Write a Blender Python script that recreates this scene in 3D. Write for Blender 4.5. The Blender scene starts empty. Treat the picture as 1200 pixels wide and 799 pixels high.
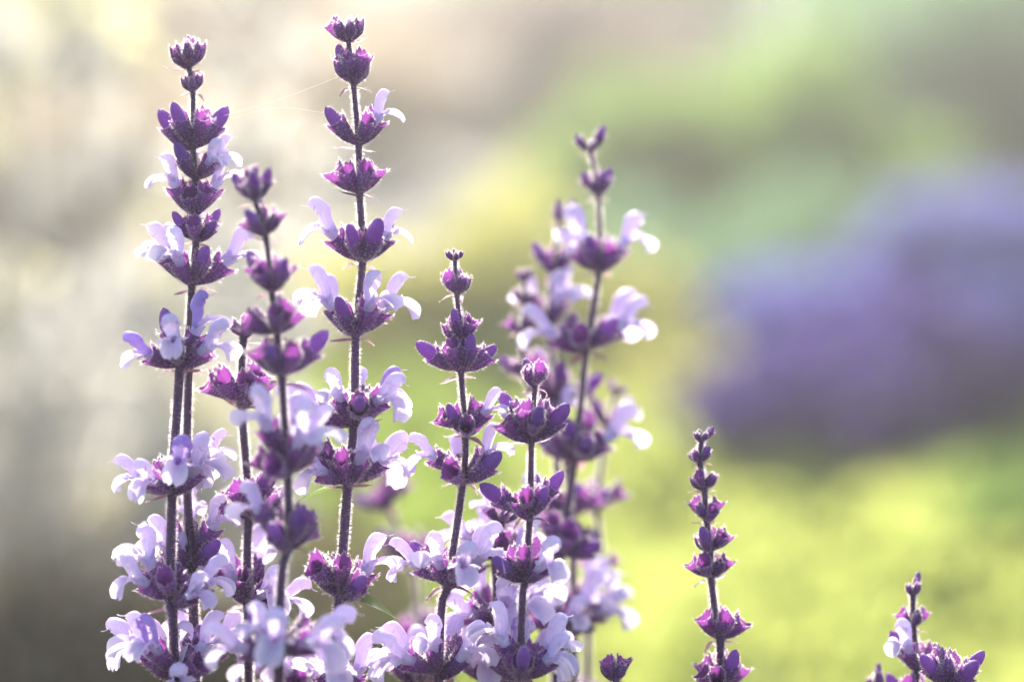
import bpy, math, random
import numpy as np
from mathutils import Vector, Matrix
R = math.radians
rng = random.Random(11)
nr = np.random.default_rng(5)
sc = bpy.context.scene
C = sc.collection

# ------------------------------------------------------------------ camera
CAM = Vector((0, 0, 0.62)); PITCH = R(10); FOCUS = 0.667; LENS = 100.0
cd = bpy.data.cameras.new('camera'); cam = bpy.data.objects.new('camera', cd); C.objects.link(cam)
cam.location = CAM; cam.rotation_euler = (R(90) - PITCH, 0, 0)
cd.lens = LENS; cd.sensor_width = 36; cd.clip_start = 0.02; cd.clip_end = 500
cd.dof.use_dof = True; cd.dof.focus_distance = FOCUS; cd.dof.aperture_fstop = 4.4; cd.dof.aperture_blades = 0
sc.camera = cam
FW = Vector((0, math.cos(PITCH), -math.sin(PITCH))); UP = Vector((0, math.sin(PITCH), math.cos(PITCH)))
def P(px, py, dd=0.0):
    """A point of the bed, dd metres behind the plane of focus."""
    d = FOCUS + dd; k = 36 / LENS * d / 1200
    return CAM + FW * d + Vector((1, 0, 0)) * ((px - 600) * k) + UP * ((399.5 - py) * k)

# ------------------------------------------------------------------ sky, sun, exposure
SUN_EL, SUN_AZ = 28.0, -9.0
w = bpy.data.worlds.new('World'); sc.world = w; w.use_nodes = True
nt = w.node_tree; bg = nt.nodes['Background']
sky = nt.nodes.new('ShaderNodeTexSky'); sky.sky_type = 'NISHITA'; sky.sun_disc = False
sky.sun_elevation = R(SUN_EL); sky.sun_rotation = R(SUN_AZ); sky.dust_density = 2.0
nt.links.new(sky.outputs[0], bg.inputs[0]); bg.inputs[1].default_value = 0.15
ld = bpy.data.lights.new('sun', 'SUN'); ld.energy = 5.0; ld.angle = R(0.53); ld.color = (1.0, 0.93, 0.82)
sun = bpy.data.objects.new('sun', ld); C.objects.link(sun); sun.location = (-1, 3, 3)
sd = Vector((math.sin(R(SUN_AZ)) * math.cos(R(SUN_EL)), math.cos(R(SUN_AZ)) * math.cos(R(SUN_EL)), math.sin(R(SUN_EL))))
sun.rotation_euler = (-sd).to_track_quat('-Z', 'Y').to_euler()
vs = sc.view_settings; vs.view_transform = 'Standard'; vs.look = 'None'; vs.gamma = 1.0; vs.exposure = 1.36
sc.cycles.max_bounces = 5; sc.cycles.diffuse_bounces = 3; sc.cycles.glossy_bounces = 1; sc.cycles.transmission_bounces = 3; sc.cycles.volume_bounces = 0; sc.cycles.transparent_max_bounces = 4; sc.cycles.caustics_reflective = False; sc.cycles.caustics_refractive = False; sc.cycles.use_denoising = True; sc.cycles.use_adaptive_sampling = True; sc.cycles.adaptive_threshold = 0.02
sc.cycles.sample_clamp_indirect = 8

# ------------------------------------------------------------------ materials
def newmat(name):
    m = bpy.data.materials.new(name); m.use_nodes = True
    n = m.node_tree; n.nodes.clear(); return m, n
def nd(n, t, **kw):
    x = n.nodes.new(t)
    for k, v in kw.items(): setattr(x, k, v)
    return x
def leafmat(name, stops, trans, tmix=0.5, rough=0.5, spec=0.3, grad=None, noise_scale=300.0, objvar=0.25, coordname='Object', spots=None, sheen=0.0, streak=False, margin=None, tint=0.75):
    """thin plant tissue: stops = colours picked by noise, trans = colour of light that comes through."""
    m, n = newmat(name)
    tc = nd(n, 'ShaderNodeTexCoord')
    no = nd(n, 'ShaderNodeTexNoise'); no.inputs['Scale'].default_value = noise_scale; no.inputs['Detail'].default_value = 4
    if streak:                     # veins run along the piece
        mp = nd(n, 'ShaderNodeMapping'); mp.inputs['Scale'].default_value = (1.0, 2.6, .35)
        n.links.new(tc.outputs[coordname], mp.inputs['Vector']); n.links.new(mp.outputs[0], no.inputs['Vector']); no.inputs['Distortion'].default_value = .6
    else: n.links.new(tc.outputs[coordname], no.inputs['Vector'])
    cr = nd(n, 'ShaderNodeValToRGB')
    el = cr.color_ramp.elements
    el[0].position = 0.32; el[0].color = (*stops[0], 1); el[1].position = 0.68; el[1].color = (*stops[-1], 1)
    for i, s in enumerate(stops[1:-1]):
        e = el.new(0.32 + 0.36 * (i + 1) / (len(stops) - 1)); e.color = (*s, 1)
    n.links.new(no.outputs['Fac'], cr.inputs['Fac'])
    col = cr.outputs[0]
    if grad:                       # own colour from base to tip of the piece: (z0, z1, colour at the tip)
        sx = nd(n, 'ShaderNodeSeparateXYZ'); n.links.new(tc.outputs['Object'], sx.inputs[0])
        mr = nd(n, 'ShaderNodeMapRange'); mr.inputs[1].default_value = grad[0]; mr.inputs[2].default_value = grad[1]
        n.links.new(sx.outputs['Z'], mr.inputs[0])
        mx = nd(n, 'ShaderNodeMixRGB'); n.links.new(mr.outputs[0], mx.inputs[0]); n.links.new(col, mx.inputs[1]); mx.inputs[2].default_value = (*grad[2], 1)
        col = mx.outputs[0]
    if spots:                      # small darker freckles
        vo = nd(n, 'ShaderNodeTexNoise'); vo.inputs['Scale'].default_value = spots[0]; vo.inputs['Detail'].default_value = 1
        n.links.new(tc.outputs['Object'], vo.inputs['Vector'])
        r2 = nd(n, 'ShaderNodeMapRange'); r2.inputs[1].default_value = spots[1]; r2.inputs[2].default_value = spots[1] + 0.05
        n.links.new(vo.outputs['Fac'], r2.inputs[0])
        mx = nd(n, 'ShaderNodeMixRGB'); n.links.new(r2.outputs[0], mx.inputs[0]); n.links.new(col, mx.inputs[1]); mx.inputs[2].default_value = (*spots[2], 1)
        col = mx.outputs[0]
    if margin:                     # pale margin and darker veins that belong to the petal
        at = nd(n, 'ShaderNodeAttribute', attribute_name='petal'); sp = nd(n, 'ShaderNodeSeparateColor'); n.links.new(at.outputs['Color'], sp.inputs[0])
        def mth(op, a, b=None):
            q = nd(n, 'ShaderNodeMath', operation=op, use_clamp=False)
            for k, x in enumerate((a, b)):
                if x is None: continue
                if isinstance(x, (int, float)): q.inputs[k].default_value = x
                else: n.links.new(x, q.inputs[k])
            return q.outputs[0]
        f = mth('ABSOLUTE', mth('SUBTRACT', sp.outputs[0], .5)); e1 = mth('POWER', mth('MULTIPLY', f, 2.0), 4.0); e2 = mth('POWER', sp.outputs[1], 3.0)
        ed = mth('MINIMUM', mth('ADD', e1, mth('MULTIPLY', e2, .8)), 1.0)
        mx = nd(n, 'ShaderNodeMixRGB'); n.links.new(ed, mx.inputs[0]); n.links.new(col, mx.inputs[1]); mx.inputs[2].default_value = (*margin, 1); col = mx.outputs[0]
        wv = mth('SINE', mth('ADD', mth('MULTIPLY', sp.outputs[0], 46.0), mth('MULTIPLY', no.outputs['Fac'], 9.0)))
        vn = mth('MULTIPLY', mth('POWER', mth('MAXIMUM', wv, 0.0), 4.0), mth('MULTIPLY', mth('SUBTRACT', 1.0, sp.outputs[1]), .55))
        mx = nd(n, 'ShaderNodeMixRGB'); n.links.new(vn, mx.inputs[0]); n.links.new(col, mx.inputs[1]); mx.inputs[2].default_value = (.36, .22, .66, 1); col = mx.outputs[0]
    oi = nd(n, 'ShaderNodeObjectInfo')
    hs = nd(n, 'ShaderNodeHueSaturation')
    mv = nd(n, 'ShaderNodeMapRange'); mv.inputs[3].default_value = 1 - objvar; mv.inputs[4].default_value = 1 + objvar
    n.links.new(oi.outputs['Random'], mv.inputs[0]); n.links.new(mv.outputs[0], hs.inputs['Value']); n.links.new(col, hs.inputs['Color'])
    mh = nd(n, 'ShaderNodeMapRange'); mh.inputs[3].default_value = 0.5 - 0.06 * objvar; mh.inputs[4].default_value = 0.5 + 0.06 * objvar
    n.links.new(oi.outputs['Random'], mh.inputs[0]); n.links.new(mh.outputs[0], hs.inputs['Hue'])
    pb = nd(n, 'ShaderNodeBsdfPrincipled'); n.links.new(hs.outputs[0], pb.inputs['Base Color'])
    pb.inputs['Roughness'].default_value = rough; pb.inputs['Specular IOR Level'].default_value = spec
    pb.inputs['Sheen Weight'].default_value = sheen; pb.inputs['Sheen Roughness'].default_value = 0.4
    bp = nd(n, 'ShaderNodeBump'); bp.inputs['Strength'].default_value = 0.5 if streak else 0.25; bp.inputs['Distance'].default_value = 0.0003
    n.links.new(no.outputs['Fac'], bp.inputs['Height']); n.links.new(bp.outputs[0], pb.inputs['Normal'])
    tl = nd(n, 'ShaderNodeBsdfTranslucent')
    tm = nd(n, 'ShaderNodeMixRGB', blend_type='MULTIPLY'); tm.inputs[0].default_value = 0.5
    tm.inputs[1].default_value = (*trans, 1); n.links.new(hs.outputs[0], tm.inputs[2])
    m2 = nd(n, 'ShaderNodeMixRGB'); m2.inputs[0].default_value = tint; n.links.new(tm.outputs[0], m2.inputs[1]); m2.inputs[2].default_value = (*trans, 1)
    n.links.new(m2.outputs[0], tl.inputs['Color'])
    mix = nd(n, 'ShaderNodeMixShader'); mix.inputs[0].default_value = tmix
    n.links.new(pb.outputs[0], mix.inputs[1]); n.links.new(tl.outputs[0], mix.inputs[2])
    out = nd(n, 'ShaderNodeOutputMaterial'); n.links.new(mix.outputs[0], out.inputs[0])
    return m
M = {}
M['calyx'] = leafmat('calyx_skin', [(0.070, 0.026, 0.094), (0.110, 0.038, 0.150), (0.140, 0.065, 0.150)], (0.44, 0.09, 0.50), 0.33, 0.5, 0.3,
                     grad=(0.003, 0.011, (0.19, 0.07, 0.29)), noise_scale=500, objvar=0.35, sheen=0.3)
M['stem'] = leafmat('stem_skin', [(0.044, 0.014, 0.054), (0.066, 0.020, 0.082), (0.066, 0.030, 0.066)], (0.15, 0.03, 0.12), 0.06, 0.45, 0.4, noise_scale=160, objvar=0.2, sheen=0.2)
M['hair'] = leafmat('fine_hair', [(0.20, 0.10, 0.22), (0.28, 0.16, 0.30)], (0.98, 0.93, 0.94), 0.8, 0.35, 0.3, objvar=0.02)
M['petal'] = leafmat('petal', [(0.44, 0.29, 0.70), (0.60, 0.46, 0.83), (0.70, 0.57, 0.88)], (0.92, 0.83, 0.97), 0.52, 0.5, 0.25, grad=(0.0070, 0.0170, (0.71, 0.60, 0.91)), streak=True, margin=(0.88, 0.82, 0.95), tint=0.35, noise_scale=420, objvar=0.10, spots=(900, 0.68, (0.36, 0.22, 0.68)))
M['bud'] = leafmat('bud_petal', [(0.19, 0.07, 0.32), (0.30, 0.12, 0.46)], (0.55, 0.20, 0.68), 0.35, 0.6, 0.15, noise_scale=400, objvar=0.3, sheen=0.3)
M['young'] = leafmat('young_petal', [(0.36, 0.23, 0.62), (0.50, 0.36, 0.76)], (0.66, 0.50, 0.88), 0.45, 0.45, 0.3, noise_scale=420, objvar=0.2, streak=True)
M['bract'] = leafmat('bract_skin', [(0.16, 0.06, 0.12), (0.30, 0.16, 0.20)], (0.70, 0.38, 0.45), 0.5, 0.5, 0.3, noise_scale=500, objvar=0.4)
M['leaf'] = leafmat('sage_leaf', [(0.05, 0.08, 0.03), (0.08, 0.12, 0.05)], (0.25, 0.40, 0.08), 0.4, 0.6, 0.3, noise_scale=120, objvar=0.2)
M['gold'] = leafmat('golden_leaf', [(0.14, 0.20, 0.04), (0.23, 0.29, 0.05)], (0.64, 0.71, 0.19), 0.5, 0.45, 0.35, noise_scale=5, objvar=0.1)
M['lime'] = leafmat('lime_leaf', [(0.12, 0.16, 0.03), (0.22, 0.24, 0.05)], (0.62, 0.61, 0.18), 0.5, 0.45, 0.35, noise_scale=5, objvar=0.15)
M['green'] = leafmat('green_leaf', [(0.06, 0.11, 0.035), (0.10, 0.17, 0.06)], (0.34, 0.52, 0.12), 0.42, 0.5, 0.35, noise_scale=5, objvar=0.15)
M['fresh'] = leafmat('fresh_green_leaf', [(0.09, 0.15, 0.03), (0.15, 0.21, 0.04)], (0.46, 0.60, 0.12), 0.46, 0.5, 0.35, noise_scale=5, objvar=0.15)
M['dull'] = leafmat('grey_green_leaf', [(0.075, 0.145, 0.085), (0.11, 0.195, 0.12)], (0.28, 0.46, 0.25), 0.42, 0.5, 0.35, noise_scale=5, objvar=0.15)
M['silver'] = leafmat('silver_leaf', [(0.46, 0.47, 0.48), (0.58, 0.59, 0.60)], (0.78, 0.75, 0.66), 0.45, 0.6, 0.3, noise_scale=5, objvar=0.15)
M['violet'] = leafmat('violet_floret', [(0.09, 0.08, 0.30), (0.14, 0.12, 0.42)], (0.38, 0.35, 0.76), 0.45, 0.5, 0.3, noise_scale=7, objvar=0.2)
M['pale'] = leafmat('pale_violet_floret', [(0.10, 0.10, 0.38), (0.16, 0.155, 0.50)], (0.34, 0.36, 0.84), 0.42, 0.5, 0.3, noise_scale=7, objvar=0.2)
M['plum'] = leafmat('plum_floret', [(0.036, 0.021, 0.17), (0.060, 0.034, 0.26)], (0.125, 0.068, 0.43), 0.38, 0.5, 0.3, noise_scale=7, objvar=0.2)
M['blue'] = leafmat('blue_floret', [(0.024, 0.036, 0.19), (0.042, 0.060, 0.29)], (0.085, 0.135, 0.50), 0.36, 0.5, 0.3, noise_scale=7, objvar=0.2)
M['straw'] = leafmat('dry_grass', [(0.34, 0.29, 0.21), (0.44, 0.38, 0.29)], (0.58, 0.49, 0.36), 0.45, 0.5, 0.3, noise_scale=8, objvar=0.15)
M['brown'] = leafmat('withered_leaf', [(0.06, 0.052, 0.042), (0.11, 0.095, 0.075)], (0.16, 0.14, 0.08), 0.35, 0.7, 0.2, noise_scale=20, objvar=0.1)
M['taupe'] = leafmat('taupe_head', [(0.16, 0.125, 0.115), (0.23, 0.18, 0.165)], (0.34, 0.27, 0.24), 0.4, 0.7, 0.2, noise_scale=10, objvar=0.1)
M['tan'] = leafmat('tan_head', [(0.26, 0.22, 0.14), (0.38, 0.33, 0.22)], (0.56, 0.49, 0.31), 0.45, 0.7, 0.2, noise_scale=6, objvar=0.1)
M['cream'] = leafmat('cream_floret', [(0.52, 0.48, 0.28), (0.64, 0.60, 0.38)], (0.84, 0.80, 0.50), 0.5, 0.5, 0.3, noise_scale=20, objvar=0.1)
M['twig'] = leafmat('twig_bark', [(0.08, 0.06, 0.04), (0.14, 0.10, 0.07)], (0.1, 0.08, 0.05), 0.02, 0.8, 0.2, noise_scale=80)

def groundmat(name, stops, scale, bump=0.02, rough=0.9, big=1.2):
    m, n = newmat(name)
    tc = nd(n, 'ShaderNodeTexCoord')
    a = nd(n, 'ShaderNodeTexNoise'); a.inputs['Scale'].default_value = big; a.inputs['Detail'].default_value = 6
    b = nd(n, 'ShaderNodeTexNoise'); b.inputs['Scale'].default_value = scale; b.inputs['Detail'].default_value = 8
    for x in (a, b): n.links.new(tc.outputs['Object'], x.inputs['Vector'])
    mm = nd(n, 'ShaderNodeMath', operation='ADD'); n.links.new(a.outputs['Fac'], mm.inputs[0]); n.links.new(b.outputs['Fac'], mm.inputs[1])
    hf = nd(n, 'ShaderNodeMath', operation='MULTIPLY'); n.links.new(mm.outputs[0], hf.inputs[0]); hf.inputs[1].default_value = 0.5
    cr = nd(n, 'ShaderNodeValToRGB'); el = cr.color_ramp.elements
    el[0].position = 0.36; el[0].color = (*stops[0], 1); el[1].position = 0.64; el[1].color = (*stops[-1], 1)
    if len(stops) > 2:
        e = el.new(0.5); e.color = (*stops[1], 1)
    n.links.new(hf.outputs[0], cr.inputs['Fac'])
    pb = nd(n, 'ShaderNodeBsdfPrincipled'); n.links.new(cr.outputs[0], pb.inputs['Base Color']); pb.inputs['Roughness'].default_value = rough
    bp = nd(n, 'ShaderNodeBump'); bp.inputs['Distance'].default_value = bump; n.links.new(b.outputs['Fac'], bp.inputs['Height']); n.links.new(bp.outputs[0], pb.inputs['Normal'])
    out = nd(n, 'ShaderNodeOutputMaterial'); n.links.new(pb.outputs[0], out.inputs[0])
    return m
M['soil'] = groundmat('garden_soil', [(0.045, 0.034, 0.026), (0.085, 0.065, 0.05), (0.13, 0.10, 0.08)], 60)
M['sand'] = groundmat('pale_gravel', [(0.21, 0.185, 0.14), (0.29, 0.26, 0.20), (0.37, 0.345, 0.29)], 70, 0.01, 1.0)
M['stone'] = groundmat('pale_stone', [(0.38, 0.37, 0.37), (0.50, 0.49, 0.49)], 40, 0.004, 0.45)
M['mulch'] = groundmat('bark_mulch', [(0.14, 0.10, 0.085), (0.24, 0.17, 0.15)], 40, 0.02)
m, n = newmat('spider_silk')
pb = nd(n, 'ShaderNodeBsdfPrincipled'); pb.inputs['Base Color'].default_value = (0.9, 0.85, 0.75, 1); pb.inputs['Roughness'].default_value = 0.25
tl = nd(n, 'ShaderNodeBsdfTranslucent'); tl.inputs[0].default_value = (0.95, 0.88, 0.75, 1)
mx = nd(n, 'ShaderNodeMixShader'); mx.inputs[0].default_value = 0.5; o_ = nd(n, 'ShaderNodeOutputMaterial')
n.links.new(pb.outputs[0], mx.inputs[1]); n.links.new(tl.outputs[0], mx.inputs[2]); n.links.new(mx.outputs[0], o_.inputs[0]); M['silk'] = m

# ------------------------------------------------------------------ mesh helpers
class MB:
    def __init__(s): s.v = []; s.f = []; s.m = []; s.a = {}
    def grid(s, pts, closed=False, mat=0, petal=False):
        """pts[i][j]; closed joins the last j to the first."""
        b = len(s.v); nu = len(pts); nv = len(pts[0])
        if petal:
            for i in range(nu):
                for j in range(nv): s.a[b + i * nv + j] = (j / (nv - 1), i / (nu - 1))
        for row in pts: s.v += [tuple(p) for p in row]
        for i in range(nu - 1):
            for j in range(nv if closed else nv - 1):
                k = (j + 1) % nv
                s.f.append((b + i * nv + j, b + i * nv + k, b + (i + 1) * nv + k, b + (i + 1) * nv + j)); s.m.append(mat)
    def tri(s, a, b_, c, mat=0):
        b = len(s.v); s.v += [tuple(a), tuple(b_), tuple(c)]; s.f.append((b, b + 1, b + 2)); s.m.append(mat)
    def quad(s, a, b_, c, d, mat=0):
        b = len(s.v); s.v += [tuple(a), tuple(b_), tuple(c), tuple(d)]; s.f.append((b, b + 1, b + 2, b + 3)); s.m.append(mat)
    def mesh(s, name, mats, smooth=True):
        me = bpy.data.meshes.new(name); me.from_pydata(s.v, [], s.f)
        for x in mats: me.materials.append(x)
        me.polygons.foreach_set('material_index', s.m)
        me.polygons.foreach_set('use_smooth', [smooth] * len(s.f))
        if s.a:
            at = me.attributes.new('petal', 'FLOAT_COLOR', 'POINT')
            for k, (q, u) in s.a.items(): at.data[k].color = (q, u, 0, 1)
        me.update(); return me
def obj(name, me, parent=None, mat=None):
    o = bpy.data.objects.new(name, me); C.objects.link(o)
    if parent: o.parent = parent
    if mat is not None: o.matrix_basis = mat
    return o
def tag(o, label, cat, group=None):
    o['label'] = label; o['category'] = cat
    if group: o['group'] = group
    return o
def hair(mb, p, d, length, wid, r, mat=1):
    """one hair: a bent, very thin blade."""
    d = Vector(d).normalized(); a = d.orthogonal().normalized(); a.rotate(Matrix.Rotation(r.random() * 6.3, 3, d))
    b = d.cross(a); p = Vector(p)
    k = (a * r.uniform(-.3, .3) + b * r.uniform(-.3, .3)) * length
    mid = p + d * length * .55 + k * .35; tip = p + d * length + k
    mb.tri(p - a * wid, p + a * wid, mid + a * wid * .9, mat)
    mb.tri(p - a * wid, mid + a * wid * .9, mid - a * wid * .9, mat)
    mb.tri(mid - a * wid * .9, mid + a * wid * .9, tip, mat)
mm = 0.001

# ---------------------------------------------------------------- calyx (local Z = its axis, +X = outer, lower side)
def calyx_mesh(seed, spread=1.0, L=9.0, closed=False):
    r = random.Random(seed); mb = MB(); NA = 30; NZ = 11
    ribs = r.random() * 6
    def surf(t, a):
        # belly then flare
        base = 0.55 + 1.35 * math.sin(min(t, .62) / .62 * math.pi / 2)
        flare = (max(0, t - .5) / .5) ** 1.5 * (0.50 * spread if not closed else -1.0)
        rad = base + flare
        rib = 1 + 0.075 * math.cos(10 * a + ribs) * min(1, t * 3)
        # teeth: two sharp ones on the lower (outer) lip, three small on the upper
        up = math.cos(a - math.pi)
        tooth = 0
        for ca, wd, h in ((0.48, .42, 1.0), (-0.48, .42, 1.0), (math.pi, .35, .85), (math.pi - .75, .33, .62), (math.pi + .75, .33, .62)):
            dd = abs((a - ca + math.pi) % (2 * math.pi) - math.pi)
            tooth = max(tooth, h * max(0, 1 - dd / wd))
        zl = L * (0.87 + 0.15 * tooth)
        side = abs(math.sin(a))
        zl -= L * 0.05 * side ** 4
        z = zl * t
        el_x = 1.0 + 0.12 * t; el_y = 1.0 - 0.10 * t
        bend = 0.25 * math.sin(t * 3) + (0.3 * tooth * (t ** 4) if abs(a) < 1.2 else -0.2 * tooth * t ** 4) * (0 if closed else spread)
        x = rad * rib * math.cos(a) * el_x + bend
        y = rad * rib * math.sin(a) * el_y
        return Vector((x * mm, y * mm, z * mm))
    AN = [2 * math.pi * j / NA - math.pi for j in range(NA)]
    rows = [[surf(i / NZ, a) for a in AN] for i in range(NZ + 1)]
    mb.grid(rows, True)
    for k in range(400):
        t = r.random() ** .8 * .98 + .01; a = r.uniform(-math.pi, math.pi)
        p = surf(t, a); q = surf(t, a + .05); s = surf(min(1, t + .02), a)
        nn = (q - p).cross(s - p)
        if nn.length < 1e-12: continue
        nn.normalize()
        if nn.dot(Vector((p.x, p.y, 0))) < 0: nn = -nn
        hair(mb, p, nn + Vector((0, 0, .35)), r.uniform(.5, 1.1) * mm, .034 * mm, r)
    # fringe on the rim
    for k in range(220):
        a = r.uniform(-math.pi, math.pi); p = surf(1, a)
        hair(mb, p, Vector((p.x, p.y, .0035)), r.uniform(.35, .7) * mm, .028 * mm, r)
    return mb.mesh('calyx', [M['calyx'], M['hair']])
CAL = {'open': [calyx_mesh(i, s) for i, s in enumerate((1.0, 1.25, .8))], 'closed': [calyx_mesh(10 + i, .3, 7.6, True) for i in range(2)]}

# ---------------------------------------------------------------- corolla: tube, hood, lower lip
TH = R(50)
def loc(out, up): return Vector((out * math.cos(TH) - up * math.sin(TH), 0, out * math.sin(TH) + up * math.cos(TH))) * mm
def spline(pts, n):
    """Catmull-Rom through the points, n samples."""
    P_ = [pts[0] * 2 - pts[1]] + list(pts) + [pts[-1] * 2 - pts[-2]]; out = []
    for i in range(n):
        u = i / (n - 1) * (len(pts) - 1); k = min(int(u), len(pts) - 2); t = u - k
        a, b, c, d = P_[k:k + 4]
        out.append(0.5 * ((2 * b) + (c - a) * t + (2 * a - 5 * b + 4 * c - d) * t * t + (3 * b - a - 3 * c + d) * t ** 3))
    return out
def lerp(xs, n):
    return [float(np.interp(i / (n - 1) * (len(xs) - 1), range(len(xs)), xs)) for i in range(n)]
def hood_mesh(seed):
    r = random.Random(seed); j = lambda s: r.uniform(-s, s); mb = MB()
    cl = spline([loc(5.6, 4.9), loc(7.4, 7.2 + j(.3)), loc(8.6 + j(.3), 9.8), loc(9.7 + j(.4), 11.9 + j(.4)), loc(11.4 + j(.5), 12.9 + j(.5)), loc(13.0 + j(.5), 12.4 + j(.7))], 18)
    wd = lerp([1.0, 1.6, 2.0, 2.3, 2.3, 1.9], 18); hd = lerp([1.0, 1.5, 1.9, 2.2, 2.2, 1.6], 18)
    for q_, f_ in ((-1, .25), (-2, .68), (-3, .9)): wd[q_] *= f_; hd[q_] *= f_
    rows = []; Y = Vector((0, 1, 0)); ph = r.random() * 6
    for i, c in enumerate(cl):
        t = (cl[min(i + 1, 17)] - cl[max(i - 1, 0)]).normalized(); dn = Y.cross(t); dn = -dn if dn.x > 0 and i < 6 else dn
        if dn.dot(loc(-1, 1)) < 0: dn = -dn
        row = []
        for k in range(13):
            f = (k / 12 * 2 - 1); a = f * R(122)
            ruf = 1 + .22 * math.sin(i * 1.25 + ph + k * .9) * abs(f) ** 2 + .05 * math.sin(i * 2.3 + ph * 2)
            row.append(c + dn * (hd[i] * (math.cos(a) - .35) * mm) + Y * (wd[i] * math.sin(a) * ruf * mm) + t * (.25 * math.sin(f * 9 + ph) * mm * i / 17))
        rows.append(row)
    mb.grid(rows, petal=True)
    # style: thin forked thread leaving the hood
    st = spline([cl[-3], cl[-1], cl[-1] + loc(1.0, -.2), cl[-1] + loc(2.0, -.1)], 6)
    mb.grid([[p + Vector((math.cos(a), math.sin(a), 0)) * .12 * mm for a in (0, 2.1, 4.2)] for p in st], True)
    return mb.mesh('upper_lip', [M['petal']])
def lip_mesh(seed):
    r = random.Random(seed); j = lambda s: r.uniform(-s, s); mb = MB(); Y = Vector((0, 1, 0))
    def petal(pts, wd, cup, lat, n=15, m=13, notch=0.0, ruf=.44):
        cl = spline(pts, n); ww = lerp(wd, n); rows = []; ph = r.random() * 6
        for i, c in enumerate(cl):
            u = i / (n - 1)
            t = (cl[min(i + 1, n - 1)] - cl[max(i - 1, 0)]).normalized(); nn = lat.cross(t).normalized(); ll = t.cross(nn).normalized()
            row = []
            for k in range(m):
                f = k / (m - 1) * 2 - 1
                back = (1 - math.cos(f * 1.3)) * u * 1.1 + .22 * u ** 4 * math.sin(9 * f + ph) + notch * u ** 6 * max(0, 1 - abs(f) * 3)
                row.append(c + ll * (f * ww[i] * mm) + nn * ((cup * f * f + ruf * math.sin(3.6 * f + ph + 4 * u) * u + .16 * math.sin(8 * f + 2 * ph) * u * u) * ww[i] * mm * .6) - t * back * mm + nn * (.22 * math.sin(7 * f + ph * 3) * math.sin(9 * u + ph) * u * mm))
            rows.append(row)
        mb.grid(rows, petal=True)
    dr = j(.9)
    petal([loc(6.3, 4.4), loc(8.3, 5.7), loc(10.4, 6.5), loc(12.4, 5.9 + dr * .4), loc(13.9, 4.3 + dr), loc(14.4, 2.7 + dr)], [1.0, 1.35, 1.6, 2.7, 3.1, 2.3], -.95, Y, notch=.9)
    for s in (-1, 1):
        o = Vector((0, s, 0))
        petal([loc(7.6, 5.6) + o * .7 * mm, loc(9.4, 6.9) + o * 1.9 * mm, loc(10.5, 7.3 + j(.5)) + o * 3.1 * mm, loc(11.0, 7.0 + j(.7)) + o * 4.2 * mm], [.7, 1.3, 1.6, 1.0], -.5, loc(1, .3).normalized() * -s, n=9, m=7)
    return mb.mesh('lower_lip', [M['petal']])
def tube_mesh(seed):
    mb = MB(); cl = spline([loc(2.8, 2.3), loc(4.6, 3.9), loc(6.2, 5.2), loc(8.2, 6.9)], 9); rd = lerp([.8, 1.1, 1.4, 1.75], 9); rows = []
    Y = Vector((0, 1, 0))
    for i, c in enumerate(cl):
        t = (cl[min(i + 1, 8)] - cl[max(i - 1, 0)]).normalized(); b = t.cross(Y)
        rows.append([c + (Y * math.cos(a) * .9 + b * math.sin(a)) * rd[i] * mm for a in [k / 14 * 6.28318 for k in range(14)]])
    mb.grid(rows, True); return mb.mesh('corolla_tube', [M['petal']])
def bud_mesh(seed, L=10.8, rad=2.15):
    r = random.Random(seed); mb = MB(); rows = []
    for i in range(13):
        t = i / 12; z = 3.0 + (L - 3.0) * t
        rr = rad * (.55 + .45 * min(1, t * 1.6)) * math.sqrt(max(0.0004, 1 - max(0, (t - .45) / .55) ** 2.0))
        bx = -.5 * t * t + .25 * math.sin(t * 2)
        rows.append([Vector(((rr * math.cos(a) * (1 + .06 * math.sin(2 * a + r.random() * .2)) + bx) * mm, rr * .88 * math.sin(a) * mm, z * mm)) for a in [k / 16 * 6.28318 for k in range(16)]])
    mb.grid(rows, True)
    for k in range(220):
        t = r.uniform(.35, 1); i = min(11, int(t * 12)); p = rows[i][r.randrange(16)].lerp(rows[i + 1][r.randrange(16)], 0) 
        c = Vector((0, 0, p.z)); hair(mb, p, (p - c).normalized() + Vector((0, 0, .2 + max(0, t - .6) * 3)), r.uniform(.25, .55) * mm, .018 * mm, r)
    return mb.mesh('bud', [M['bud'], M['hair']])
HOOD = [hood_mesh(i) for i in range(5)]; LIP = [lip_mesh(i) for i in range(5)]; TUBE = [tube_mesh(0)]; BUD = [bud_mesh(i, L, q) for i, (L, q) in enumerate(((12.6, 1.9), (11.2, 1.65), (13.4, 2.05)))]
def recolour(me, mat):
    c = me.copy(); c.materials[0] = M[mat]; return c
HOOD_Y = [recolour(x, 'young') for x in HOOD[:3]]
def leaf_mesh(name, L, W, mat, curl, seed, hairs=0, n=9):
    """a pointed leaf along +X with a folded midrib."""
    r = random.Random(seed); mb = MB(); rows = []
    for i in range(n):
        t = i / (n - 1); ww = W * (math.sin(math.pi * min(1, t * .93 + .07) ** .8)) * (1 - t * .25) + .0001; x = L * t; z = -curl * L * t * t
        rows.append([Vector((x, f * ww, z + abs(f) * ww * .35 + .04 * W * math.sin(7 * t + 5 * f))) for f in (-1, -.5, 0, .5, 1)])
    mb.grid(rows)
    for k in range(hairs):
        p = rows[r.randrange(n)][r.choice((0, 0, 4, 4, 2))]; hair(mb, p, Vector((r.uniform(-.3, .8), p.y * 400, r.uniform(-.6, .6))), r.uniform(.3, .6) * mm, .02 * mm, r)
    return mb.mesh(name, [M[mat], M['hair']])
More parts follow.
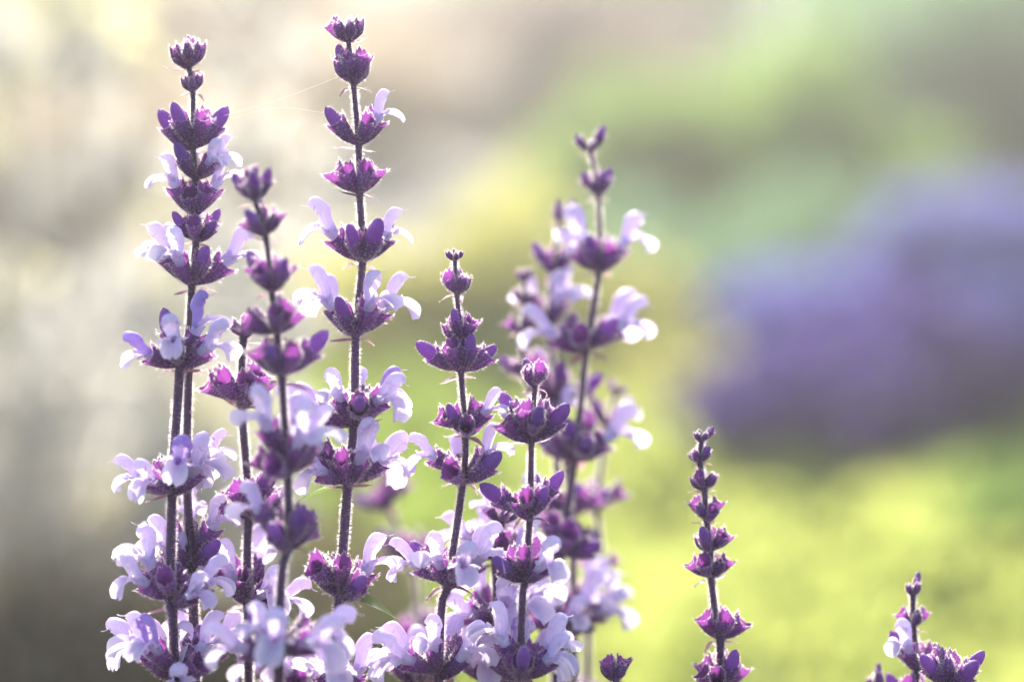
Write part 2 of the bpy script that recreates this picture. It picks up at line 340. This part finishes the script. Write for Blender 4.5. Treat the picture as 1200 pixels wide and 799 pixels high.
BRACT = [leaf_mesh('bract', L * mm, W * mm, 'bract', c, i, 60) for i, (L, W, c) in enumerate(((5.0, 1.2, .25), (4.2, 1.5, .5), (6.0, 1.4, -.15)))]
LEAF = [leaf_mesh('leaf', .055, .013, 'leaf', .25, 1), leaf_mesh('leaf', .075, .017, 'leaf', .4, 2)]

# ---------------------------------------------------------------- one flower stalk
def stem_mesh(path, rad, seed, hairs):
    r = random.Random(seed); mb = MB(); rows = []; NA = 12
    for i, c in enumerate(path):
        t = (path[min(i + 1, len(path) - 1)] - path[max(i - 1, 0)]).normalized(); b = Vector((1, 0, 0)); b = (b - t * b.dot(t)).normalized(); d = t.cross(b)
        row = []
        for k in range(NA):
            a = 2 * math.pi * k / NA + .5; rr = rad[i] * (1 + .13 * math.cos(4 * a)) * (1 + .03 * math.sin(i * .9 + k))
            row.append(c + (b * math.cos(a) + d * math.sin(a)) * rr)
        rows.append(row)
    mb.grid(rows, True)
    hi_n = max(2, sum(1 for p in path if p.z > .36))
    for k in range(int(hairs * 1.7)):
        i = r.randrange(hi_n - 1); u = r.random(); q = r.randrange(NA) if k % 14 == 0 else int(round((r.choice((0, math.pi)) + r.gauss(0, .42) - .5) / (2 * math.pi / NA) - .5)) % NA
        p = rows[i][q].lerp(rows[i + 1][q], u).lerp(rows[i][(q + 1) % NA].lerp(rows[i + 1][(q + 1) % NA], u), r.random())
        c = path[i].lerp(path[i + 1], u); hair(mb, p, (p - c).normalized() + Vector((0, 0, r.uniform(-.3, .3))), r.uniform(.4, 1.0) * mm, .032 * mm, r)
    return mb.mesh('stem', [M['stem'], M['hair']])

def stalk(label, nodes, dd, group=None, root=None, r0=.75, hairs=5200, seed=1, fine=True):
    """nodes: (px, py, size, tilt, kinds, azimuth of the first[, dd offset]); kinds per calyx: c shut calyx, o open calyx, b bud, f flower."""
    r = random.Random(seed * 77 + 3)
    pts = [P(nd_[0], nd_[1], dd) for nd_ in nodes]
    last = pts[-1]; prev = pts[-2] if len(pts) > 1 else last + Vector((0, 0, .03))
    if root is None: root = (last.x + (last.x - prev.x) * 2.0, last.y + .01 * r.uniform(-1, 1))
    low = Vector((root[0], root[1], -.01))
    top = pts[0] + (pts[0] - pts[1] if len(pts) > 1 else Vector((0, 0, .004))).normalized() * .002
    ctl = [top] + pts + [last.lerp(low, .35) + Vector(((last.x - prev.x) * .5, 0, 0)), low]
    path = []
    for a in range(len(ctl) - 1):
        seg = spline(ctl, (len(ctl) - 1) * 12 + 1)
    # even spacing
    L = [0]
    for i in range(1, len(seg)): L.append(L[-1] + (seg[i] - seg[i - 1]).length)
    n = int(L[-1] / .0025); A = np.array([tuple(p) for p in seg]); s = np.linspace(0, L[-1], n)
    path = [Vector([float(np.interp(x, L, A[:, k])) for k in range(3)]) for x in s]
    rad = [(r0 * .55 + (1.06 - .55 * r0) * min(1, x / .14) ** .7) * mm for x in s]
    # nodes swell a little
    for i, p in enumerate(path):
        for q in pts:
            dz = abs(p.z - q.z)
            if dz < .004: rad[i] *= 1 + .28 * math.exp(-(dz / .0016) ** 2)
    # wholly vertical origin for the thing: the foot of the stalk
    t = bpy.data.objects.new('flower_stalk', None); C.objects.link(t); t.location = low; t.empty_display_size = .01
    inv = Matrix.Translation(-low)
    obj('stem', stem_mesh([p - low for p in path] if False else path, rad, seed, hairs), t, inv)
    for qi, nd_ in enumerate(nodes):
        px, py, S, tilt, kinds, az0 = nd_[:6]; S *= .89; tilt -= 8 if py < 440 else 4
        if len(kinds) == 6 and py > 440 and S > .85: kinds = kinds[:2] + r.choice('fffo' if kinds.count('f') > 1 else 'oob') + kinds[2] + kinds[3] + r.choice('ffo' if kinds.count('f') > 1 else 'oob') + kinds[4:]
        c = pts[qi]
        up_ = (pts[max(0, qi - 1)] - pts[min(len(pts) - 1, qi + 1)])
        up_ = up_.normalized() if up_.length > 1e-6 else Vector((0, 0, 1))
        lean = Vector((0, 0, 1)).rotation_difference(up_.lerp(Vector((0, 0, 1)), .4)).to_matrix().to_4x4()
        nk = len(kinds)
        for k, ch in enumerate(kinds):
            if ch == '.': continue
            az = R(az0 + 360 * k / nk + r.uniform(-11, 11)); tl = R(tilt + (r.uniform(-22, 24) if py > 360 and S > .8 else r.uniform(-9, 9))); sz = S * r.uniform(.9, 1.1)
            if ch == 'c': tl *= .85
            rot = lean @ Matrix.Rotation(az, 4, 'Z') @ Matrix.Rotation(tl, 4, 'Y') @ Matrix.Rotation(R(r.uniform(-14, 14)), 4, 'Z')
            off = Vector((math.cos(az), math.sin(az), 0)) * (.5 * mm) + Vector((0, 0, (r.uniform(-2.2, 2.2) if py > 440 and S > .85 else r.uniform(-.9, .9)) * mm * S))
            Mx = inv @ Matrix.Translation(c + off) @ rot @ Matrix.Scale(sz, 4)
            me = r.choice(CAL['closed']) if ch == 'c' else r.choice(CAL['open'])
            ca = obj('calyx', me, t, Mx)
            if ch == 'b': obj('bud', r.choice(BUD), ca)
            if ch == 'f':
                tw = Matrix.Rotation(R(r.uniform(-10, 10)), 4, 'Z') @ Matrix.Scale(r.uniform(.84, 1.04), 4)
                obj('corolla_tube', TUBE[0], ca, tw); obj('upper_lip', r.choice(HOOD_Y if r.random() < .08 else HOOD), ca, tw); obj('lower_lip', r.choice(LIP), ca, tw)
        for k in range(2 if S > .45 else 0):
            az = R(r.choice((0, 20, -25, 50)) + 180 * k + r.uniform(-15, 15))
            Mx = inv @ Matrix.Translation(c + Vector((math.cos(az) * .8 * mm, math.sin(az) * .8 * mm, -.0018 * S))) @ Matrix.Rotation(az, 4, 'Z') @ Matrix.Rotation(R(r.uniform(-18, 22)), 4, 'Y') @ Matrix.Scale(S * r.uniform(.85, 1.15), 4)
            obj('bract', r.choice(BRACT), t, Mx)
        if S > .92 and py > 560 and seed in (4, 5):
            a1 = R(r.choice((0, 180, 200, -20)) + r.uniform(-20, 20))
            obj('leaf', LEAF[0], t, inv @ Matrix.Translation(c - Vector((0, 0, .002))) @ Matrix.Rotation(a1, 4, 'Z') @ Matrix.Rotation(R(r.uniform(-35, 5)), 4, 'Y') @ Matrix.Scale(r.uniform(.2, .28), 4))
    # leaf pairs low on the stalk, below the flowers
    for h in (.30, .20, .10):
        if last.z - h < .05: continue
        i = min(range(len(path)), key=lambda q: abs(path[q].z - h)); a0 = r.uniform(0, 6.3)
        for k in range(2):
            Mx = inv @ Matrix.Translation(path[i]) @ Matrix.Rotation(a0 + math.pi * k, 4, 'Z') @ Matrix.Rotation(R(r.uniform(-30, 5)), 4, 'Y') @ Matrix.Scale(r.uniform(.7, 1.1) * (.75 if h > .25 else 1), 4)
            obj('leaf', r.choice(LEAF), t, Mx)
    tag(t, label, 'flower stalk', group)
    return t

# ================================================================== the ground
def flat(name, pts, z, mat, sub=None):
    mb = MB(); b = [Vector((x, y, z)) for x, y in pts]
    mb.v = [tuple(p) for p in b]; mb.f = [tuple(range(len(b)))]; mb.m = [0]
    o = obj(name, mb.mesh(name, [M[mat]], False)); o['kind'] = 'structure'; return o
flat('ground', [(-150, -150), (150, -150), (150, 150), (-150, 150)], 0, 'soil')
flat('gravel_path', [(-.30, 3.1), (-.22, 3.8), (-.05, 4.8), (.05, 6.0), (.3, 8.0), (.7, 14.0), (-8, 14), (-6, 8), (-4, 5), (-2.4, 3.3), (-1.1, 2.85)], .004, 'sand')
flat('mulch_bed', [(-.04, 4.85), (.06, 6.0), (.31, 8.0), (.71, 14.0), (9, 14), (6, 7), (3, 4.8), (1.2, 4.4)], .006, 'mulch')

# ================================================================== out-of-focus garden behind
def leaf_cloud(name, n, fn, size, mat, parent, seed, upbias=.5, slim=.45):
    """many small folded leaves; fn(rng) gives a point and an outward direction."""
    g = np.random.default_rng(seed); p, d = fn(g, n)
    d = d + g.normal(0, .6, (n, 3)); d[:, 2] += upbias * g.random(n); d /= np.linalg.norm(d, axis=1)[:, None]
    a = np.cross(d, g.normal(0, 1, (n, 3))); a /= np.linalg.norm(a, axis=1)[:, None]; nn = np.cross(d, a)
    s = size * g.uniform(.6, 1.3, (n, 1)); wv = s * slim
    V = np.empty((n, 4, 3)); V[:, 0] = p; V[:, 1] = p + d * s * .5 + a * wv * .5 + nn * wv * .15; V[:, 2] = p + d * s; V[:, 3] = p + d * s * .5 - a * wv * .5 + nn * wv * .15
    me = bpy.data.meshes.new(name); me.vertices.add(4 * n); me.vertices.foreach_set('co', V.reshape(-1))
    f = np.arange(4 * n).reshape(n, 4); tri = np.concatenate([f[:, [0, 1, 2]], f[:, [0, 2, 3]]], 0)
    me.loops.add(tri.size); me.loops.foreach_set('vertex_index', tri.reshape(-1)); me.polygons.add(len(tri))
    me.polygons.foreach_set('loop_start', np.arange(0, tri.size, 3)); me.update(calc_edges=True); me.materials.append(M[mat])
    return obj(name, me, parent)
def dome(rx, ry, h, hollow=.55):
    def fn(g, n):
        d = g.normal(0, 1, (n, 3)); d[:, 2] = np.abs(d[:, 2]); d /= np.linalg.norm(d, axis=1)[:, None]
        lump = 1 + .16 * np.sin(d[:, 0] * 6 + d[:, 1] * 4 + rx * 40) + .12 * np.sin(d[:, 2] * 9 + d[:, 0] * 5)
        q = d * (g.uniform(hollow, 1, (n, 1)) * lump[:, None]) * np.array([rx, ry, h])
        return q, d.copy()
    return fn
def twigs(parent, rx, ry, h, seed, n=14, rad=.004, name='stems'):
    g = random.Random(seed); mb = MB()
    for k in range(n):
        a = g.uniform(0, 6.3); q = g.uniform(.2, .75)
        e = Vector((rx * q * math.cos(a), ry * q * math.sin(a), h * g.uniform(.5, .85))); b = Vector((e.x * .12, e.y * .12, -.01))
        cl = spline([b, b.lerp(e, .5) + Vector((-e.x * .12, -e.y * .12, .01)), e], 6)
        mb.grid([[p + Vector((math.cos(t), math.sin(t), 0)) * rad * (1 - .7 * i / 5) for t in (0, 1.57, 3.14, 4.71)] for i, p in enumerate(cl)], True)
    return obj(name, mb.mesh(name, [M['twig']]), parent)
def shrub(name, label, cat, loc_, rx, ry, h, n, size, mat, seed, slim=.45, group=None):
    t = bpy.data.objects.new(name, None); C.objects.link(t); t.location = (*loc_, 0); t.rotation_euler.z = seed * 1.3
    leaf_cloud('foliage', n, dome(rx, ry, h), size, mat, t, seed, slim=slim)['kind'] = 'stuff'; twigs(t, rx, ry, h, seed)
    return tag(t, label, cat, group)
def ground_at(px, py):
    k = .36 / 1200; d = FW + Vector((1, 0, 0)) * ((px - 600) * k) + UP * ((399.5 - py) * k)
    s = CAM.z / -d.z; p = CAM + d * s; return (p.x, p.y)
def salvia_clump(label, loc_, rx, ry, h, mat, seed, n=150, group=None):
    t = bpy.data.objects.new('salvia_clump', None); C.objects.link(t); t.location = (*loc_, 0)
    g = random.Random(seed); mb = MB(); pts = []
    leaf_cloud('foliage', 500, dome(rx * .8, ry * .8, h * .30), .045, 'green', t, seed)
    for k in range(n):
        a = g.uniform(0, 6.3); q = math.sqrt(g.random()); x, y = rx * q * math.cos(a), ry * q * math.sin(a)
        hh = h * (1.05 - .35 * q * q) * g.uniform(.85, 1.12); e = Vector((x * 1.15, y * 1.15, hh)); b = Vector((x * .3, y * .3, 0))
        cl = spline([b, b.lerp(e, .5) + Vector((0, 0, .01)), e], 5)
        mb.grid([[p + Vector((math.cos(u), math.sin(u), 0)) * .0016 for u in (0, 2.1, 4.2)] for p in cl], True)
        for j in range(70):
            u = g.random(); c = e + (b - e).normalized() * (u * h * .75); pts.append(c)
    obj('stems', mb.mesh('stems', [M['stem']]), t)
    A = np.array([tuple(p) for p in pts])
    def fn(gg, nn):
        d = gg.normal(0, 1, (nn, 3)); d /= np.linalg.norm(d, axis=1)[:, None]; return A + d * .003, d
    leaf_cloud('flower_spikes', len(A), fn, .0165, mat, t, seed + 50, slim=.8)
    return tag(t, label, 'plant', group)
def cover(name, label, poly, z, h, n, size, mat, seed, slim=.5):
    """a low mat of leaves within a convex polygon, mounded."""
    g0 = np.array(poly)
    def fn(g, nn):
        out = []
        lo, hi = g0.min(0), g0.max(0)
        while len(out) < nn:
            q = g.uniform(lo, hi); ok = True
            for i in range(len(g0)):
                a, b = g0[i], g0[(i + 1) % len(g0)]
                if (b[0] - a[0]) * (q[1] - a[1]) - (b[1] - a[1]) * (q[0] - a[0]) < 0: ok = False; break
            if ok:
                hm = h * (.55 + .25 * math.sin(q[0] * 13 + seed) * math.sin(q[1] * 9 + seed * 2) + .35 * math.sin(q[0] * 47 + seed + 2 * math.sin(q[1] * 20)) * math.sin(q[1] * 31)) ; out.append((q[0], q[1], z + max(.01, hm) * g.random() ** .5))
        return np.array(out), np.tile([0, 0, 1.0], (nn, 1))
    o = leaf_cloud(name, n, fn, size, mat, None, seed, slim=slim); o['kind'] = 'stuff'; tag(o, label, 'ground cover'); return o

# golden ground cover on the right side of the bed
cover('golden_ground_cover', 'mat of golden green leaves covering the ground before the violet clumps', [ground_at(500, 1150), ground_at(1450, 1150), ground_at(1400, 470), ground_at(640, 455)], 0, .065, 30000, .028, 'gold', 3)
cover('green_ground_cover', 'low dark green leaves between the flower stalks and the lime bush', [ground_at(250, 1150), ground_at(490, 1150), ground_at(630, 460), ground_at(330, 500)], 0, .07, 8000, .03, 'fresh', 4)
# violet clumps
G2 = 'violet flower clumps behind the stalks'
salvia_clump('plum violet flowering clump rising from the golden leaves', ground_at(955, 585), .115, .10, .135, 'plum', 21, 130, G2)
salvia_clump('second plum violet clump, between the first and the blue violet one', ground_at(1065, 550), .12, .10, .165, 'plum', 25, 130, G2)
salvia_clump('pale violet flowering clump, tallest of all, behind the plum ones', ground_at(1130, 425), .13, .11, .19, 'pale', 22, 170, G2)
salvia_clump('blue violet flowering clump beside the second plum one', ground_at(1195, 530), .13, .11, .165, 'blue', 23, 140, G2)
salvia_clump('small pale violet clump edging the green bush', ground_at(940, 440), .10, .09, .115, 'pale', 24, 90, G2)
salvia_clump('sparse blue violet clump, lowest, between lime bush and pale violet one', ground_at(850, 480), .09, .08, .075, 'blue', 26, 40, G2)
# bushes
shrub('lime_bush', 'lime yellow bush glowing in back light behind the tall stalks', 'bush', ground_at(580, 450), .21, .18, .185, 3200, .035, 'lime', 31)
shrub('lime_bush', 'small lime yellow bush at foot of the violet clumps', 'bush', ground_at(810, 520), .09, .08, .09, 900, .03, 'lime', 32)
shrub('green_bush', 'small dark green bush at foot of the blue violet clump', 'bush', ground_at(1190, 680), .075, .06, .085, 900, .03, 'green', 37)
G3 = 'green bushes along the back of the bed'
shrub('green_bush', 'soft green rounded bush above the violet clumps', 'bush', ground_at(900, 300), .33, .25, .28, 4200, .045, 'green', 33, group=G3)
shrub('green_bush', 'yellowish green bush next to the bare brown mulch', 'bush', ground_at(760, 300), .22, .2, .22, 2800, .045, 'green', 34, group=G3)
shrub('grey_green_bush', 'tall grey green bush at back corner of the bed', 'bush', (1.0, 5.6), .66, .5, .62, 6500, .06, 'dull', 35, group=G3)
shrub('grey_green_bush', 'muted green bush right behind the pale violet clump', 'bush', (.80, 5.0), .42, .3, .36, 4200, .05, 'dull', 39, group=G3)
shrub('grey_green_bush', 'wide grey green bush behind the soft green one', 'bush', (.42, 8.2), .65, .5, .42, 6000, .06, 'dull', 36, group=G3)
shrub('silver_plant', 'narrow upright silver leaved plant added behind the green bushes to imitate a lens ghost', 'plant', ground_at(945, 130), .10, .10, .42, 900, .05, 'silver', 38, .35)  # added plant, stands in for a pale upright lens ghost
# silver plants and dry grass by the gravel
shrub('grey_green_bush', 'low muted green bush spreading before the soft green one', 'bush', ground_at(790, 395), .24, .2, .13, 2600, .04, 'dull', 48, group=G3)
shrub('grey_green_bush', 'low muted green bush tucked behind the small pale violet clump', 'bush', ground_at(960, 370), .24, .2, .14, 2600, .04, 'dull', 49, group=G3)
G4 = 'silver plants by the gravel path'
shrub('silver_plant', 'silver leaved plant at the near edge of the gravel', 'plant', ground_at(40, 600), .20, .14, .16, 2600, .04, 'silver', 41, .35, G4)
shrub('silver_plant', 'silver leaved plant beside the straw coloured grass tuft', 'plant', ground_at(170, 470), .14, .12, .15, 1900, .035, 'silver', 42, .35, G4)
shrub('brown_bush', 'taupe brown bush of withered heads at far end of the gravel', 'bush', ground_at(330, 90), .50, .3, .34, 2600, .06, 'taupe', 45)
shrub('brown_bush', 'straw brown bush filling the far corner of the gravel', 'bush', ground_at(95, 95), .75, .3, .40, 3600, .06, 'tan', 47)
shrub('brown_bush', 'taupe brown bush behind the bare mulch', 'bush', ground_at(600, 150), .42, .3, .30, 2600, .06, 'taupe', 46)
def rosette_shrub(label, loc_, w_, d_, z0, z1, seed, specs):
    t = bpy.data.objects.new('silver_shrub', None); C.objects.link(t); t.location = (*loc_, 0); g = random.Random(seed); cen = {k[0]: [] for k in specs}; mb = MB()
    for nm, mat, cnt, per, size in specs:
        for k in range(cnt):
            c = Vector((g.uniform(-w_, w_), g.uniform(-d_, d_), z0 + (z1 - z0) * g.random() ** .85)); cen[nm].append(c); b = Vector((c.x * .25, c.y * .25, -.01))
            cl = spline([b, b.lerp(c, .5) + Vector((-c.x * .1, 0, .02)), c], 6); mb.grid([[p + Vector((math.cos(u), math.sin(u), 0)) * .0009 for u in (0, 2.1, 4.2)] for p in cl], True)
        A = np.repeat(np.array([tuple(c) for c in cen[nm]]), per, 0)
        def fn(gg, nn):
            d = gg.normal(0, 1, (nn, 3)); d /= np.linalg.norm(d, axis=1)[:, None]; return A + d * gg.uniform(0, size * .5, (nn, 1)), d
        leaf_cloud(nm, len(A), fn, size, mat, t, seed + cnt, slim=.5)['kind'] = 'stuff'
    low = leaf_cloud('lower_leaves', 2600, lambda gg, nn: (np.stack([gg.uniform(-w_ * 1.3, w_ * 1.3, nn), gg.uniform(-d_, d_, nn), gg.uniform(.02, z0 + .0, nn)], 1), gg.normal(0, 1, (nn, 3))), .035, 'brown', t, seed + 9)
    obj('stems', mb.mesh('stems', [M['silver']]), t); return tag(t, label, 'shrub')
rosette_shrub('loose silver shrub with creamy yellow tips beside the paired stalks', (-.285, 1.62), .17, .12, .20, .56, 61,
              [('silver_rosettes', 'silver', 75, 18, .022), ('yellow_tips', 'cream', 36, 12, .018)])
def tuft(label, loc_, rad, h, n, seed):
    t = bpy.data.objects.new('dry_grass_tuft', None); C.objects.link(t); t.location = (*loc_, 0); g = random.Random(seed); mb = MB()
    for k in range(n):
        a = g.uniform(0, 6.3); q = g.random(); b = Vector((math.cos(a) * rad * .25 * q, math.sin(a) * rad * .25 * q, -.005)); e = Vector((math.cos(a) * rad * q, math.sin(a) * rad * q, h * g.uniform(.6, 1.1))); s = Vector((-math.sin(a), math.cos(a), 0)) * .0022
        mdl = b.lerp(e, .55) + Vector((0, 0, h * .18)); mb.quad(b - s, b + s, mdl + s, mdl - s); mb.tri(mdl - s, mdl + s, e)
    o = obj('blades', mb.mesh('blades', [M['straw']]), t); o['kind'] = 'stuff'; tag(t, label, 'grass tuft', 'dry grass tufts'); return t
tuft('straw coloured grass tuft standing in gravel between silver plants', ground_at(60, 330), .30, .30, 1300, 53)
tuft('straw coloured grass tuft on the gravel behind the silver plants', ground_at(260, 330), .22, .30, 1300, 51)
tuft('wide straw coloured grass tuft where gravel meets the mulch', ground_at(420, 200), .35, .30, 1500, 52)
# ================================================================== the flower stalks
GS = 'purple flower stalks'
# the pair of stalks at the outer edge, nearly touching
stalk('tall stalk behind its twin, tip forked, white flowers only on the lower whorls', [
    (221, 78, .92, 40, 'cocc', 2), (226, 106, .62, 34, 'cocc', 10), (226, 172, 1.15, 45, 'bobbbo', 5), (229, 208, .85, 50, 'ffobf', 20), (229, 248, 1.05, 46, 'foofoo', 25), (230, 280, .8, 52, 'bfobob', 30),
    (225, 332, 1.16, 52, 'fofffb', 5), (221, 430, .9, 50, 'o.oo.', 30), (219, 560, .9, 55, 'f.o.f', 10), (224, 655, 1.08, 55, 'fofo.b', 10), (228, 770, 1.0, 55, 'fof.of', 40)], .008, GS, seed=1)
stalk('stalk whose broad top whorl of pale flowers crowns it, close against its twin', [
    (211, 427, 1.08, 52, 'fobfff', 20), (202, 572, 1.06, 56, 'ffofff', 5), (200, 705, 1.12, 52, 'fobfof', 350), (205, 790, 1.12, 58, 'fbfffo', 15)], -.004, GS, seed=2, r0=1.6)
# the bud-laden stalk slightly nearer
stalk('soft purple stalk of mostly unopened buds, lilac flowers on its lowest whorl', [
    (296, 212, .5, 30, 'ccc', 80), (299, 236, .75, 42, 'bcbcb', 0), (311, 275, .85, 44, 'obobc', 30), (318, 338, 1.0, 46, 'ooboob', 10), (324, 388, .95, 50, 'oboooo', 25), (330, 440, 1.1, 55, 'booobo', 10), (336, 545, 1.15, 56, 'foboof', 350), (338, 635, 1.1, 54, 'bofobo', 20), (327, 765, 1.15, 56, 'fobfff', 5)], -.030, GS, seed=3)
stalk('partly hidden dark stalk of spent open calyces behind the bud-laden one', [
    (285, 395, .7, 42, 'occo', 20), (283, 470, 1.15, 52, 'oooooo', 10), (292, 600, 1.1, 54, 'obooob', 10), (290, 705, 1.1, 54, 'foobof', 350)], .012, GS, seed=4, r0=1.3)
# the tallest
stalk('tallest stalk, flat-topped bud cluster above evenly spaced whorls of white flowers', [
    (408, 46, .88, 42, 'ccocc', 10), (414, 97, .95, 40, 'cobcoo', 25), (420, 168, 1.0, 46, 'fo.b.o', 5), (421, 222, 1.0, 46, 'oooooo', 0), (425, 303, 1.14, 52, 'fbofbb', 3), (417, 389, 1.14, 52, 'foffbf', 5), (415, 492, 1.15, 54, 'foffbf', 5), (408, 562, 1.15, 54, 'ffofof', 355), (399, 690, 1.2, 55, 'foobob', 0), (393, 830, 1.1, 55, 'fofofo', 0)], 0, GS, seed=5)
# the slim one in the middle
stalk('slim stalk with a tiny spaced tip and two outstretched white flowers halfway down', [
    (533, 304, .4, 46, 'cccc', 10), (535, 342, .74, 44, 'cbcoc', 20), (540, 397, .8, 44, 'obcbo', 30), (540, 434, .98, 52, 'bobbob', 5), (545, 505, 1.0, 50, 'oo.oof', 15), (543, 560, 1.02, 56, 'f.of.b', 8), (526, 680, 1.12, 56, 'fobfff', 10), (514, 790, 1.1, 54, 'fobff.', 350)], 0, GS, seed=6, r0=.6)
stalk('short dark stalk with bare stem gaps, one pale flower facing out', [
    (627, 452, .72, 36, 'cbco', 20), (623, 512, 1.05, 50, 'oobobb', 10), (621, 600, 1.0, 52, 'bo.bob', 0), (616, 672, 1.0, 54, 'oo.oof', 345), (610, 790, 1.12, 50, 'fobfbf', 10)], -.004, GS, seed=7, r0=.8)
# blurred ones behind
stalk('blurred tall stalk with pale flowers standing behind the short dark one', [
    (692, 178, .62, 46, 'bcbc', 10), (701, 228, .75, 42, 'bobcb', 20), (702, 315, 1.15, 50, 'fofobo', 10), (688, 408, 1.25, 54, 'ffofob', 5), (674, 530, 1.2, 52, 'fobobo', 15), (660, 640, 1.2, 54, 'obofob', 10), (652, 740, 1.15, 54, 'fofofo', 20)], .054, GS, seed=8, hairs=3500)
stalk('thin blurred stalk of small dark calyces and a white flower, beside the blurred tall one', [
    (615, 328, .5, 36, 'ccc', 30), (615, 355, .6, 44, 'cccc', 10), (612, 388, .66, 46, 'ococ', 20), (616, 440, .8, 48, 'oobco', 10), (640, 500, .8, 48, 'fooob', 10), (655, 600, .8, 48, 'boobo', 20)], .064, GS, seed=9, hairs=3000)
stalk('blurred stalk behind with short whorls set in pairs against its flowering neighbour', [
    (655, 258, .55, 36, 'bcb', 10), (648, 318, .85, 48, 'fobof', 30), (642, 380, 1.0, 50, 'fofof', 0), (655, 470, 1.1, 50, 'bofob', 0), (668, 600, 1.1, 50, 'obofo', 15), (672, 720, 1.15, 52, 'ffofof', 5)], .072, GS, seed=10, hairs=3000)
stalk('pinkish blurred stalk with sparse small whorls and bare pale stem', [
    (722, 462, .5, 40, 'cbc', 0), (712, 500, .8, 50, 'fobo', 20), (700, 590, .95, 50, 'obob', 5), (704, 668, .7, 55, 'o.o.', 10), (690, 720, .85, 52, 'fobo', 15), (688, 830, .9, 52, 'obob', 15)], .088, GS, seed=12, hairs=3000)
stalk('stalk of crowded lilac flowers squeezed between the slim and the short dark stalk', [
    (588, 612, .7, 46, 'fofo', 20), (580, 655, 1.0, 52, 'fobfof', 10), (583, 735, 1.2, 54, 'fffoff', 0), (580, 800, 1.2, 54, 'ffofff', 25)], .022, GS, seed=13, r0=1.2, hairs=3500)
stalk('very blurred dark bud stalk in the gap beside the tallest stalk', [
    (452, 555, .7, 44, 'ccoc', 10), (455, 590, 1.0, 48, 'ooboo', 10), (480, 660, 1.0, 48, 'oobo', 10), (494, 745, 1.1, 50, 'obooo', 10)], .13, GS, seed=14, hairs=2000)
# separate on the other side
stalk('lone stalk of closely stacked small dark buds over the golden leaves', [
    (822, 517, .42, 42, 'bccc', 20), (820, 540, .55, 46, 'cbccb', 10), (825, 572, .68, 44, 'cococ', 30), (828, 608, .72, 42, 'ococo', 0), (832, 645, .78, 48, 'ooccbo', 15), (833, 675, .85, 48, 'occooc', 5), (841, 745, .95, 46, 'oo.oo', 0), (844, 805, .95, 50, 'obooob', 20)], .012, GS, seed=15, r0=.8)
stalk('short stalk with one white flower curling below its bud tip', [
    (1070, 697, .5, 28, 'bcc', 60), (1070, 735, .7, 40, 'ococ', 20), (1077, 785, .95, 52, 'obf.o', 86), (1072, 825, .9, 50, 'oobob', 10)], .018, GS, seed=16, r0=.9, hairs=2500)
stalk('bare bunch of dark violet buds leaning beside the curled white flower', [
    (1110, 800, 1.0, 36, 'bobobcb', 10), (1106, 860, 1.0, 45, 'oooo', 10)], 0, GS, seed=17, r0=1.2, hairs=2500)
stalk('pinkish bud tip just showing beneath the stalk with the curled flower', [
    (1026, 806, .5, 30, 'bcb', 60), (1028, 850, .8, 40, 'oooo', 10)], .03, GS, seed=18, r0=.9, hairs=1500)
stalk('dark bud tip alone between the pinkish stalk and the lone one', [
    (720, 795, .75, 34, 'occoc', 20), (722, 850, 1.0, 44, 'oooo', 10)], -.002, GS, seed=19, r0=.9, hairs=2000)
stalk('pale flower whorl low beneath the slim stalk, its top hidden', [
    (492, 800, 1.1, 52, 'ffofbf', 10), (494, 860, 1.1, 50, 'oooo', 10)], .02, GS, seed=20, r0=1.2, hairs=1500)
stalk('pale pink flower whorl low beneath the bud-laden stalk', [
    (352, 815, 1.1, 48, 'ffofof', 10), (350, 870, 1.1, 50, 'oooo', 10)], .03, GS, seed=22, r0=1.2, hairs=1500)

# ================================================================== spider silk
def thread(label, a, b, sag, rad=.00006):
    cl = spline([a, a.lerp(b, .5) - Vector((0, 0, sag)), b], 20); mb = MB()
    mb.grid([[p + Vector((0, math.cos(t), math.sin(t))) * rad for t in (0, 1.57, 3.14, 4.71)] for p in cl], True)
    o = obj('spider_thread', mb.mesh('spider_thread', [M['silk']])); tag(o, label, 'spider thread', 'spider threads'); return o
thread('spider thread strung from forked tall stalk to the tallest stalk', P(262, 136, .006), P(402, 88, 0), .0006, .000042)
thread('short spider thread tied to the round bud of the tallest stalk', P(268, 140, .008), P(384, 133, 0), -.002, .00003)

# ================================================================== thin scattering volume added to imitate veiling lens glare
mb = MB(); x0, x1, y0, y1, z0, z1 = -160, 160, -160, 160, -1.0, 1.0
for q in (((x0,y0,z0),(x0,y1,z0),(x1,y1,z0),(x1,y0,z0)), ((x0,y0,z1),(x1,y0,z1),(x1,y1,z1),(x0,y1,z1)), ((x0,y0,z0),(x1,y0,z0),(x1,y0,z1),(x0,y0,z1)),
          ((x1,y0,z0),(x1,y1,z0),(x1,y1,z1),(x1,y0,z1)), ((x1,y1,z0),(x0,y1,z0),(x0,y1,z1),(x1,y1,z1)), ((x0,y1,z0),(x0,y0,z0),(x0,y0,z1),(x0,y1,z1))): mb.quad(*q)
m, n = newmat('glare_air'); pv = nd(n, 'ShaderNodeVolumePrincipled'); pv.inputs['Density'].default_value = 0.0165; pv.inputs['Anisotropy'].default_value = 0.65; pv.inputs['Color'].default_value = (1, .98, .96, 1)
o_ = nd(n, 'ShaderNodeOutputMaterial'); n.links.new(pv.outputs[0], o_.inputs['Volume'])
hz = obj('glare_veil', mb.mesh('glare_veil', [m], False)); hz['kind'] = 'stuff'; tag(hz, 'thin bright veil added over the whole garden to imitate lens glare', 'glare_veil')
